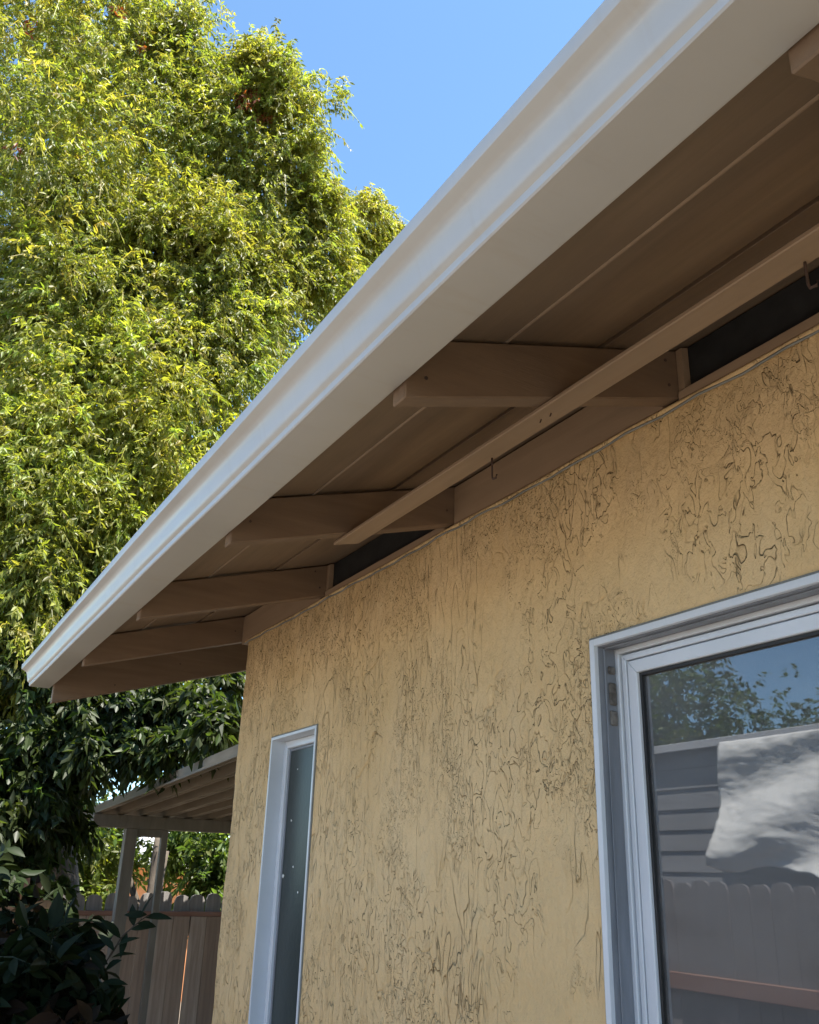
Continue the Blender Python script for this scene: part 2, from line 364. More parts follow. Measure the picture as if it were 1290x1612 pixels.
def wall_mesh():
    cols = [-0.29]
    while cols[-1] < 2.9:
        c = cols[-1]; cols.append(c+np.interp(c, [0, 1.0, 2.1], [0.0030, 0.0026, 0.0022]))
    cols = np.array(cols); rows = np.arange(1.0, ZT, 0.0024)
    s, z = np.meshgrid(cols, rows, indexing='ij')
    i = np.clip((s-S0)/PX, 0, nh-2); j = np.clip((z-Z0)/PX, 0, nv-2); a = i.astype(int); b = j.astype(int); fi = i-a; fj = j-b
    h = (raster[a, b]*(1-fi)+raster[a+1, b]*fi)*(1-fj)+(raster[a, b+1]*(1-fi)+raster[a+1, b+1]*fi)*fj
    und = (fbm(s*5+20, z*4+20, 31, 3)-0.45)*0.014+(fbm(s*30+5, z*13+5, 41, 3)-0.45)*0.0050
    ridge = np.abs(fbm(s*16+3+2*fbm(s*6, z*6+40, 57, 2), z*7+3, 51, 3)-0.45)
    und += 0.0012*np.clip(1-ridge*9, 0, 1)
    h = h+und
    for (x0, x1, z0, z1) in (SW, BW):      # flatten beside the frames
        dx = np.maximum(np.maximum(x0-s, s-x1), 0); dz = np.maximum(np.maximum(z0-z, z-z1), 0)
        d = np.hypot(dx, dz); h *= np.clip(d/0.02, 0.15, 1)
    # wrap round the corner
    L = RC*math.pi/2
    X = np.where(s > RC, s, 0.0); Y = np.zeros_like(s); NX = np.zeros_like(s); NY = -np.ones_like(s)
    th = np.clip((RC-s)/L, 0, 1)*math.pi/2
    arc = s <= RC
    X = np.where(arc, RC-RC*np.sin(th), X); Y = np.where(arc, RC-RC*np.cos(th), Y)
    NX = np.where(arc, -np.sin(th), 0); NY = np.where(arc, -np.cos(th), -1)
    past = s < RC-L
    Y = np.where(past, RC+(RC-L-s), Y)
    P = np.stack([X+NX*h, Y+NY*h, z], -1).reshape(-1, 3)
    nc, nr = s.shape
    idx = np.arange(nc*nr).reshape(nc, nr)
    q = np.stack([idx[:-1, :-1], idx[1:, :-1], idx[1:, 1:], idx[:-1, 1:]], -1)
    sc = (s[:-1, :-1]+s[1:, 1:])/2; zc = (z[:-1, :-1]+z[1:, 1:])/2
    keep = np.ones(sc.shape, bool)
    for (x0, x1, z0, z1) in (SW, BW): keep &= ~((sc > x0) & (sc < x1) & (zc < z1))
    q = q[keep]
    me = bpy.data.meshes.new('stucco_wall')
    used = np.unique(q); remap = np.full(nc*nr, -1); remap[used] = np.arange(len(used)); q = remap[q]; P = P[used]
    me.vertices.add(len(P)); me.vertices.foreach_set('co', P.ravel().astype(np.float32))
    me.loops.add(q.size); me.loops.foreach_set('vertex_index', q.ravel().astype(np.int32))
    me.polygons.add(len(q)); me.polygons.foreach_set('loop_start', np.arange(0, q.size, 4, dtype=np.int32))
    me.polygons.foreach_set('use_smooth', np.ones(len(q), bool))
    me.update(calc_edges=True); return me, cols[0], cols[-1]
wme, sA, sB = wall_mesh()
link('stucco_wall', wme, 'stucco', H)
# plain remainder of the walls
YG = RC+(RC-RC*math.pi/2-sA)
mb = MB()
mb.box(0.0, SW[0], 0.002, 0.12, -0.3, 1.001).box(SW[0], SW[1], 0.002, 0.12, -0.3, SW[2]).box(SW[1], BW[0], 0.002, 0.12, -0.3, 1.001)
mb.box(BW[0], BW[1], 0.002, 0.12, -0.3, BW[2]).box(BW[1], XR, 0.002, 0.12, -0.3, 1.001).box(sB-0.004, XR, 0.0, 0.12, 1.001, ZT)
# backing behind the stucco skin
mb.box(0.02, SW[0]-0.001, 0.03, 0.12, 1.002, ZT).box(SW[0]-0.001, SW[1]+0.001, 0.03, 0.12, SW[3]+0.001, ZT).box(SW[1]+0.001, BW[0]-0.001, 0.03, 0.12, 1.002, ZT)
mb.box(BW[0]-0.001, BW[1], 0.03, 0.12, BW[3]+0.001, ZT)
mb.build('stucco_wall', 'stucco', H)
def roof_z(Y): return 2.573+0.293*Y
RY = YB/2
mb = MB().prism([(YG-0.004, -0.6), (YG-0.004, roof_z(YG)-0.01), (RY, roof_z(RY)-0.01), (YB, roof_z(0)-0.01), (YB, -0.6)], 'x', 0.0, 0.12)
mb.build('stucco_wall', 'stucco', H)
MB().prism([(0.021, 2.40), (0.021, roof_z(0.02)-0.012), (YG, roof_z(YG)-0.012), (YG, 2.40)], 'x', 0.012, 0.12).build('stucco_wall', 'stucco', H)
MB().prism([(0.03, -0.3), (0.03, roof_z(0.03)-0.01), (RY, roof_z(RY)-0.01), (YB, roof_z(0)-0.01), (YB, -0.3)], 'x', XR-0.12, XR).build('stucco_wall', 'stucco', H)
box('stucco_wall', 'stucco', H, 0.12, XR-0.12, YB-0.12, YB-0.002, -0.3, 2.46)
# room behind the windows
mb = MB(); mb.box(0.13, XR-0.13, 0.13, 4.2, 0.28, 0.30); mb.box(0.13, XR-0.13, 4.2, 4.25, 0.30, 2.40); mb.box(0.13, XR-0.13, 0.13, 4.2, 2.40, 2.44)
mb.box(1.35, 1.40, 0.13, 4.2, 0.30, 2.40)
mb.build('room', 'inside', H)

# roof: deck boards at the eave, then the covering
X0R, X1R = -0.715, XR+0.7
def slope_board(y0, y1, drop, th, x0, x1):
    return [(y0, roof_z(y0)+drop), (y1, roof_z(y1)+drop), (y1, roof_z(y1)+drop+th), (y0, roof_z(y0)+drop+th)]
for k, (y0, y1, dr) in enumerate([(-0.632, -0.414, 0.0), (-0.410, -0.192, 0.004), (-0.187, 0.035, -0.001), (0.039, 0.27, 0.002)]):
    MB().prism(slope_board(y0, y1, dr, 0.022, 0, 0), 'x', X0R, X1R).build('deck_board', 'deck', H, 0.0015)
MB().tube([(X0R+0.01, -0.412, roof_z(-0.412)+0.001), (XR, -0.412, roof_z(-0.412)+0.001)], 0.0042, 6).build('seam_bead', 'block', H, smooth=True)
MB().prism([(-0.66, roof_z(-0.66)+0.030), (RY, roof_z(RY)+0.030), (RY, roof_z(RY)+0.052), (-0.66, roof_z(-0.66)+0.044)], 'x', X0R-0.02, X1R).build('roof', 'shingle', H)
MB().prism([(RY, roof_z(RY)+0.0), (YB+0.65, roof_z(-0.65)), (YB+0.65, roof_z(-0.65)+0.045), (RY, roof_z(RY)+0.052)], 'x', X0R-0.02, X1R).build('roof', 'shingle', H)
MB().prism(slope_board(0.272, RY, 0.0, 0.02, 0, 0), 'x', X0R, X1R).build('roof_sheathing', 'attic', H)

# rafters (near-face x, thickness)
RB = 2.281          # bottom of the tails
def raf_bot(Y): return RB+0.293*(Y+0.613)
def rafter(x, th=0.041, drop=0.0, y1=0.9, y0=-0.613, name='rafter', gap=0.005):
    return MB().prism([(y0, raf_bot(y0)-drop), (y1, raf_bot(y1)-drop), (y1, roof_z(y1)-gap), (y0, roof_z(y0)-gap)], 'x', x-th, x).build(name, 'rafter', H, 0.0025)
RX = [3.176, 2.406, 1.588, 0.772, -0.045]
rx = RX[0]
while rx < XR: 
    rafter(rx); rx += 0.81
for x in RX[1:]: rafter(x)
rafter(-0.674, 0.041, 0.052, RY, name='barge_rafter')
# frieze blocking and vents between the rafters, at the wall line
def bay(x1, x0, kind):
    a, b = x0+0.0015, x1-0.0425
    if kind == 'solid':
        MB().prism([(-0.008, 2.447), (0.026, 2.447), (0.026, roof_z(0.026)-0.008), (-0.008, roof_z(-0.008)-0.008)], 'x', a, b).build('blocking', 'block', H, 0.0015)
    else:
        MB().prism([(-0.010, 2.447), (0.024, 2.447), (0.024, 2.474), (-0.010, 2.472)], 'x', a, b).build('vent_sill', 'block', H, 0.0015)
        # dark insect screen across the opening, cleats at its ends
        box('vent_screen', 'screen', H, a, b, 0.012, 0.015, 2.4745, roof_z(0.012)-0.006)
        for q in (a, b-0.016): MB().prism([(-0.006, 2.4745), (0.011, 2.4745), (0.011, roof_z(0.011)-0.007), (-0.006, roof_z(-0.006)-0.007)], 'x', q, q+0.016).build('vent_cleat', 'block', H)
xs_r = [3.176+0.81*k for k in range(7) if 3.176+0.81*k < XR]
bay(3.176+0.0, 2.406, 'vent'); bay(2.406, 1.588, 'solid'); bay(1.588, 0.772, 'vent'); bay(0.772, -0.045, 'solid')
for k in range(len(xs_r)-1): bay(xs_r[k+1], xs_r[k], 'solid' if k % 2 == 0 else 'vent')
# attic floor closing the void
box('attic_floor', 'attic', H, 0.13, XR-0.13, 0.125, YB-0.13, 2.442, 2.452)
# nailing strip across the undersides of the rafters
sy0, sy1 = -0.322, -0.250
MB().prism([(sy0, raf_bot(sy0)-0.001), (sy0, raf_bot(sy0)-0.010), (sy1, raf_bot(sy1)-0.013), (sy1, raf_bot(sy1)-0.001)], 'x', 1.515, XR).build('nailing_strip', 'block', H, 0.002)
# cover bead on the wall line
pts = []
for k in range(90):
    x = 0.012+k*0.05; pts.append((x, -0.012-0.003*math.sin(k*1.7), 2.4385+0.002*math.sin(k*0.45)+0.0012*math.sin(k*1.31)))
MB().tube(pts, 0.0026, 6).build('cable', 'cable', H, smooth=True)
pts = [(x, -0.009, 2.4455+0.002*math.sin(x*9)) for x in np.arange(0.012, 4.4, 0.06)]
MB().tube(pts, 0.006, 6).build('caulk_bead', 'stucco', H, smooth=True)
# hooks and nail ends
def hook(p, r=0.0022, s=1.0):
    p = np.array(p)
    MB().tube([p+(0, 0, 0.012), p, p+(0, 0, -0.02*s), p+(0.002, 0, -0.026*s), p+(0.010*s, 0, -0.027*s), p+(0.012*s, 0, -0.022*s)], r, 6).build('hook', 'iron', H, smooth=True)
p = at_y(775, 730, -0.262); hook((p[0], -0.262, raf_bot(-0.262)-0.025), s=1.35)
p = at_y(1268, 415, -0.262); hook((p[0], -0.262, raf_bot(-0.262)-0.025), s=1.2)
for (px, py) in ((852, 650), (868, 655)):
    p = at_y(px, py, -0.295); MB().tube([(p[0], -0.295, raf_bot(-0.295)-0.015), (p[0]+0.003, -0.30, raf_bot(-0.295)-0.024)], 0.0013, 5).build('nail', 'iron', H)

for (xf, yy, dz) in ((RX[1], -0.03, 0.03), (RX[1], -0.035, 0.085), (RX[2], -0.03, 0.04), (RX[3], -0.03, 0.03), (RX[3], -0.05, 0.09), (RX[4], -0.04, 0.05), (-0.674, -0.36, 0.0), (-0.674, -0.08, 0.05), (RX[2], -0.57, 0.05), (RX[1], -0.575, 0.035)):
    zc = raf_bot(yy)+dz-(0.02 if xf < -0.5 else 0.0)
    MB().tube([(xf-0.004, yy, zc), (xf+0.0016, yy, zc)], 0.0034, 8).build('nail', 'iron', H)
# gutter: profile in (Y, Z), swept along the eave with a very slight waver
prof = [(-0.6165, 2.412), (-0.6165, 2.3085), (-0.622, 2.3065), (-0.7005, 2.3065), (-0.7025, 2.3085), (-0.7035, 2.3195), (-0.7060, 2.3215), (-0.7100, 2.3240), (-0.7122, 2.3275), (-0.7140, 2.334),
        (-0.7158, 2.342), (-0.7178, 2.351), (-0.7205, 2.3595), (-0.7245, 2.3660), (-0.7310, 2.3705), (-0.7390, 2.3735), (-0.7440, 2.3765), (-0.7455, 2.381), (-0.7458, 2.396), (-0.7425, 2.3985), (-0.735, 2.398), (-0.7345, 2.392)]
inn = [(y+0.0022, z+0.0022) for (y, z) in prof[2:]][::-1]
gx0, gx1 = -0.775, XR+0.72
N = 180; V = []; F = []
full = prof
for i in range(N+1):
    x = gx0+(gx1-gx0)*i/N
    dz = 0.0016*math.sin(x*2.1)+0.0010*math.sin(x*5.3+1); dy = 0.0014*math.sin(x*1.7+2)
    for k, (y, z) in enumerate(full):
        kk = 1.0 if k > 2 else 0.3
        V.append((x, y+dy*kk, z+dz))
n = len(full)
for i in range(N):
    for k in range(n-1): F.append((i*n+k, i*n+k+1, (i+1)*n+k+1, (i+1)*n+k))
me = mesh_from(V, F); gut = link('gutter', me, 'gutter', H, smooth=True)
sm = gut.modifiers.new('thickness', 'SOLIDIFY'); sm.thickness = 0.0012; sm.offset = 0
es = gut.modifiers.new('edges', 'EDGE_SPLIT'); es.split_angle = math.radians(38)
capp = [(y, z) for (y, z) in prof[1:19]]
MB().prism(capp+[(-0.6165, 2.395)], 'x', gx0-0.003, gx0+0.001).build('end_cap', 'gutter', gut)

# windows
def rect_ring(mb, x0, x1, z0, z1, wd, y0, y1):
    mb.box(x0, x0+wd, y0, y1, z0, z1).box(x1-wd, x1, y0, y1, z0, z1)
    mb.box(x0+wd, x1-wd, y0, y1, z1-wd, z1).box(x0+wd, x1-wd, y0, y1, z0, z0+wd); return mb
def mitre_ring(name, mat, parent, x0, x1, z0, z1, wd, y0, y1, bev=0.0015):
    for poly in ([(x0, z0), (x0+wd, z0+wd), (x0+wd, z1-wd), (x0, z1)], [(x1, z0), (x1, z1), (x1-wd, z1-wd), (x1-wd, z0+wd)],
                 [(x0, z1), (x0+wd, z1-wd), (x1-wd, z1-wd), (x1, z1)], [(x0, z0), (x1, z0), (x1-wd, z0+wd), (x0+wd, z0+wd)]):
        cx = sum(p[0] for p in poly)/4; cz = sum(p[1] for p in poly)/4
        MB().prism([(cx+(p-cx)*0.9995, cz+(q-cz)*0.9997) for p, q in poly], 'y', y0, y1).build(name, mat, parent, bev)
x0, x1, z0, z1 = BW
wf = MB(); rect_ring(wf, x0+0.001, x1-0.001, z0+0.001, z1-0.001, 0.014, -0.010, 0.10); W1 = wf.build('window', 'frame', H, 0.0012)
W1['label'] = 'wide sliding window with pale grey frame and mitred sash'
ch = MB(); rect_ring(ch, x0+0.0152, x1-0.0152, z0+0.0152, z1-0.0152, 0.0012, 0.000, 0.0425); ch.build('frame_channel', 'channel', W1)
ch = MB(); rect_ring(ch, x0+0.0166, x1-0.0166, z0+0.0166, z1-0.0166, 0.003, 0.012, 0.016); ch.build('track_rail', 'channel', W1, 0.0008)
ch = MB(); rect_ring(ch, x0+0.0155, x1-0.0155, z0+0.0155, z1-0.0155, 0.0105, 0.043, 0.095); ch.build('inner_frame', 'frame', W1, 0.0015)
sx0, sx1, sz0, sz1 = x0+0.0295, x1-0.0295, z0+0.0295, z1-0.0295
mitre_ring('sash', 'frame', W1, sx0, sx1, sz0, sz1, 0.012, 0.0475, 0.09)
mitre_ring('sash', 'frame', W1, sx0+0.0145, sx1-0.0145, sz0+0.0145, sz1-0.0145, 0.0255, 0.0490, 0.0895)
sx0 += 0.0; g = MB(); rect_ring(g, sx0+0.0405, sx1-0.0405, sz0+0.0405, sz1-0.0405, 0.006, 0.056, 0.080); g.build('gasket', 'gasket', W1)
g = MB(); rect_ring(g, sx0+0.047, sx1-0.047, sz0+0.047, sz1-0.047, 0.010, 0.067, 0.080); g.build('glazing_spacer', 'gasket', W1)
gl = MB().box(sx0+0.042, sx1-0.042, 0.0630, 0.0645, sz0+0.042, sz1-0.042); gl.build('glass_pane', 'glass', W1)
for k, (dz, hh) in enumerate(((0.052, 0.016), (0.085, 0.045), (0.14, 0.03))):
    MB().box(x0+0.0155, x0+0.0215, 0.021, 0.040, z1-dz-hh, z1-dz).build('foam_strip', 'tape', W1, 0.003)
cq = MB(); rect_ring(cq, x0-0.004, x1+0.004, z0-0.004, z1+0.004, 0.0048, -0.0065, 0.012); cq.build('caulk_bead', 'cable', W1, 0.0015)
x0, x1, z0, z1 = SW
wf = MB(); rect_ring(wf, x0+0.001, x1-0.001, z0+0.001, z1-0.001, 0.010, -0.006, 0.075); W2 = wf.build('window', 'frame', H, 0.001)
W2['label'] = 'narrow window with dark obscure glass and pale grey frame'
cq = MB(); rect_ring(cq, x0-0.003, x1+0.003, z0-0.003, z1+0.003, 0.0038, -0.0045, 0.012); cq.build('caulk_bead', 'cable', W2, 0.001)
mitre_ring('sash', 'frame', W2, x0+0.0115, x1-0.0115, z0+0.0115, z1-0.0115, 0.026, 0.042, 0.074, 0.003)
g = MB(); rect_ring(g, x0+0.038, x1-0.038, z0+0.038, z1-0.038, 0.009, 0.052, 0.066); g.build('gasket', 'channel', W2, 0.002)
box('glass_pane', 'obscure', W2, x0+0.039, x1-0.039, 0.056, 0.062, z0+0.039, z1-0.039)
for (px, py, s) in ((459, 1292, 0.008), (462, 1365, 0.007), (446, 1379, 0.009), (469, 1405, 0.005), (469, 1211, 0.004), (452, 1270, 0.003)):
    p = at_y(px, py, 0.0555)
    th = random.uniform(0, 6); V = [(p[0]+s*math.cos(th+a)*random.uniform(.5, 1)*1.2, yy, p[2]+s*math.sin(th+a)*random.uniform(.4, .9)) for yy in (0.0545, 0.0558) for a in (0, 1.6, 3.1, 4.4)]
    link('paint_fleck', mesh_from(V, [(0, 1, 2, 3), (7, 6, 5, 4), (0, 4, 5, 1), (1, 5, 6, 2), (2, 6, 7, 3), (3, 7, 4, 0)]), 'fleck', W2)

# blind hanging behind the wide window
x0, x1, z0, z1 = BW
BL = thing('window_blind', 'dim grey slatted blind hanging behind the wide window glass', 'blind', (0, 0, 0))
box('headrail', 'blind', BL, x0+0.05, x1-0.05, 0.125, 0.165, z1-0.05, z1-0.01, 0.002)
zz = z1-0.10; first = None
while zz > z0+0.1:
    if first is None:
        me = MB().prism([(-0.020, -0.017), (-0.019, -0.0185), (0.001, 0.002), (0.020, 0.017), (0.019, 0.0185), (-0.001, 0.004)], 'x', x0+0.055, x1-0.055).build('slat', 'blind', BL); first = me; me.location = (0, 0.145, zz)
    else:
        c = first.copy(); COL.objects.link(c); c.location = (0, 0.145, zz)
    zz -= 0.043

# ------------------------------------------------------------------ leaf builder
def leaf_arrays(base, d, nrm, L, Wd, rows=2, fold=0.25, curl=0.2):
    """vectorised leaves -> (verts [n,k,3], faces per leaf)"""
    d = d/np.linalg.norm(d, axis=1, keepdims=True)
    s = np.cross(d, nrm); s /= np.linalg.norm(s, axis=1, keepdims=True)+1e-9; u = np.cross(s, d)
    L = L[:, None]; Wd = Wd[:, None]
    if rows == 2:
        prm = [(0, 0, 0), (1, 0, 0), (0.42, -0.5, 1), (0.42, 0.5, 1)]
        fc = [(0, 3, 1), (0, 1, 2)]
    else:
        prm = [(0, 0, 0), (1, 0, 0)]; fc = []
        for (q, ww) in ((0.12, 0.42), (0.32, 0.92), (0.55, 1.0), (0.80, 0.58)):
            prm += [(q, -0.5*ww, ww), (q, 0, 0), (q, 0.5*ww, ww)]
        fc += [(0, 3, 2), (0, 4, 3)]
        for r in range(3):
            a = 2+3*r; b = a+3; fc += [(a, a+1, b+1, b), (a+1, a+2, b+2, b+1)]
        fc += [(11, 12, 1), (12, 13, 1)]
    out = []
    for (q, ww, lift) in prm:
        out.append(base+d*(L*q)+s*(Wd*ww)+u*(Wd*fold*lift*0.6-L*curl*q*q))
    return np.stack(out, 1), fc
def build_leaves(name, mat, parent, V, fc, cols, extra=None):
    n, k, _ = V.shape
    loops = []; starts = []; pos = 0
    base = (np.arange(n)*k)[:, None]
    tri = [f for f in fc if len(f) == 3]; quad = [f for f in fc if len(f) == 4]
    arr = []; ln = []
    for grp in (tri, quad):
        if grp:
            a = (base[:, :, None]+np.array(grp)[None]).reshape(-1, len(grp[0])); arr.append(a.ravel()); ln.append(np.full(len(a), a.shape[1]))
    co = V.reshape(-1, 3); cc = np.repeat(cols, k, axis=0)
    if extra is not None:
        ev, ef, ec = extra; arr.append((ef+len(co)).ravel()); ln.append(np.full(len(ef), ef.shape[1])); co = np.concatenate([co, ev]); cc = np.concatenate([cc, ec])
    li = np.concatenate(arr).astype(np.int32); ln = np.concatenate(ln)
    me = bpy.data.meshes.new(name)
    me.vertices.add(len(co)); me.vertices.foreach_set('co', co.ravel().astype(np.float32))
    me.loops.add(len(li)); me.loops.foreach_set('vertex_index', li)
    me.polygons.add(len(ln)); me.polygons.foreach_set('loop_start', np.concatenate([[0], np.cumsum(ln)[:-1]]).astype(np.int32))
    me.update(calc_edges=True)
    at_ = me.color_attributes.new('tint', 'FLOAT_COLOR', 'POINT')
    at_.data.foreach_set('color', np.concatenate([cc, np.ones((len(cc), 1))], 1).ravel().astype(np.float32))
    return link(name, me, mat, parent)
def unit(v): return v/(np.linalg.norm(v, axis=-1, keepdims=True)+1e-9)
def rand_dirs(r, n): return unit(r.normal(size=(n, 3)))

def foliage(lobes, seed, clumps=24, twigs=26, leaves=12, leafL=0.08, aspect=0.42, palette=None, droop=0.5, rows=2, inner=0.35, twig_len=0.26, spread=0.36, flat=0.95, stems=True, tall=1.0):
    """lobes: list of (centre, radius, density, palette index or None). Returns V, fc, cols, stem strip"""
    r = np.random.default_rng(seed); Vs = []; Cs = []; SV = []; SF = []; SCc = []; so_ = 0
    fc = None
    for (c, R, dens, tone) in lobes:
        nc = max(3, int(clumps*dens)); dirs = rand_dirs(r, nc); rad = R*np.where(r.random(nc) < inner, r.uniform(0.15, 0.65, nc), r.uniform(0.62, 1.18, nc))
        cc = c+dirs*rad[:, None]*np.array([1, 1, flat])
        crad = R*spread*r.uniform(0.5, 1.35, nc)
        rt_ = palette[r.integers(0, len(palette), nc)]; ct = rt_ if tone is None else 0.6*palette[tone % len(palette)][None]+0.4*rt_
        ct = ct*r.uniform(0.8, 1.15, (nc, 1))
        nt_ = twigs
        cen = np.repeat(cc, nt_, 0); cr_ = np.repeat(crad, nt_); ctt = np.repeat(ct, nt_, 0); outd = np.repeat(unit(dirs+np.array([0, 0, 0.15])), nt_, 0)
        n = len(cen)
        off = rand_dirs(r, n)*(cr_*r.random(n)**0.45)[:, None]*np.array([0.9, 0.9, tall])
        base = cen+off
        td = unit(unit(off)*0.7+outd*0.55+rand_dirs(r, n)*0.45+np.array([0, 0, 0.1]))
        tl = twig_len*r.uniform(0.55, 1.3, n)
        tone_t = ctt*r.uniform(0.78, 1.25, (n, 1))*(1+r.normal(0, 0.06, (n, 3)))
        k = leaves
        f = np.tile((np.arange(k)+0.5)/k, n)
        B = np.repeat(base, k, 0); TD = np.repeat(td, k, 0); TL = np.repeat(tl, k)
        sag = np.zeros((n*k, 3)); sag[:, 2] = -droop*TL*f*f*0.8
        pos = B+TD*(TL*f)[:, None]+sag
        side = rand_dirs(r, n*k); side = unit(side-TD*(side*TD).sum(1, keepdims=True))
        ld = unit(TD*0.45+side*0.75+np.array([0, 0, -1.0])*droop*r.uniform(0.4, 1.6, (n*k, 1)))
        nr = unit(rand_dirs(r, n*k)*0.8+np.array([0, 0, 0.6])+side*0.2)
        L = leafL*r.uniform(0.6, 1.25, n*k); Wd = L*aspect*r.uniform(0.8, 1.2, n*k)
        V, fc = leaf_arrays(pos, ld, nr, L, Wd, rows, 0.3, 0.18)
        Vs.append(V); Cs.append(np.clip(np.repeat(tone_t, k, 0)*r.uniform(0.75, 1.25, (n*k, 1)), 0.004, 0.9))
        if stems:
            q = np.stack([base, base+td*(tl*0.55)[:, None]+np.array([0, 0, -1])*(droop*tl*0.22)[:, None], base+td*(tl*1.08)[:, None]+np.array([0, 0, -1])*(droop*tl*0.85)[:, None]], 1)
            sd_ = unit(np.cross(td, rand_dirs(r, n)))*0.0022
            sv = np.stack([q[:, 0]-sd_, q[:, 0]+sd_, q[:, 1]-sd_, q[:, 1]+sd_, q[:, 2]-sd_*0.4, q[:, 2]+sd_*0.4], 1)
            SV.append(sv.reshape(-1, 3)); b = np.arange(n)[:, None]*6+so_
            SF.append(np.concatenate([b+np.array([0, 1, 3, 2]), b+np.array([2, 3, 5, 4])], 0)); so_ += n*6
            SCc.append(np.repeat(np.clip(tone_t*np.array([1.7, 1.45, 1.3])+0.03, 0, 0.6), 6, 0))
    extra = (np.concatenate(SV), np.concatenate(SF), np.concatenate(SCc)) if stems else None
    return np.concatenate(Vs), fc, np.concatenate(Cs), extra

def finish_foliage(tree, name, mat, V, fc, C, extra, n_single=300, leaf_name='leaf', avoid=None):
    """the leaves that show largest become parts, the rest one mesh"""
    cen = V.mean(1); rel = cen-CAM; w_ = rel@cf
    px = 645+FPX*(rel@cr)/w_; py = 806-FPX*(rel@cu)/w_
    inside = (w_ > 0.3) & (px > -10) & (px < 1300) & (py > -10) & (py < 1620)
    if avoid is not None: inside &= ~avoid(px, py)
    size = np.linalg.norm(V[:, 0]-V[:, 1], axis=1)/np.maximum(w_, 0.3)
    size = np.where(inside, size, 0)
    order = np.argsort(-size); pick = order[:n_single]; pick = pick[size[pick] > 0]
    rest = np.ones(len(V), bool); rest[pick] = False
    ob = build_leaves(name, mat, tree, V[rest], fc, C[rest], extra); ob['kind'] = 'stuff'
    for i in pick:
        me = bpy.data.meshes.new(leaf_name); me.from_pydata([tuple(map(float, q)) for q in V[i]], [], fc)
        a = me.color_attributes.new('tint', 'FLOAT_COLOR', 'POINT')
        a.data.foreach_set('color', np.tile(np.append(C[i], 1.0), V.shape[1]).astype(np.float32))
        link(leaf_name, me, mat, tree)
    return ob

def limb(tree, name, p0, p1, r0, r1, seed, wob=0.15, n=7):
    r = np.random.default_rng(seed); p0 = np.array(p0, float); p1 = np.array(p1, float); pts = []; L = np.linalg.norm(p1-p0)
    for i in range(n+1):
        f = i/n; o_ = r.normal(0, wob*L*0.12, 3)*math.sin(math.pi*f); pts.append(p0+(p1-p0)*f+o_+np.array([0, 0, 0.08*L*math.sin(math.pi*f)]))
    MB().tube(pts, [r0+(r1-r0)*(i/n)**0.8 for i in range(n+1)], 9).build(name, 'bark', tree, smooth=True)
    return pts

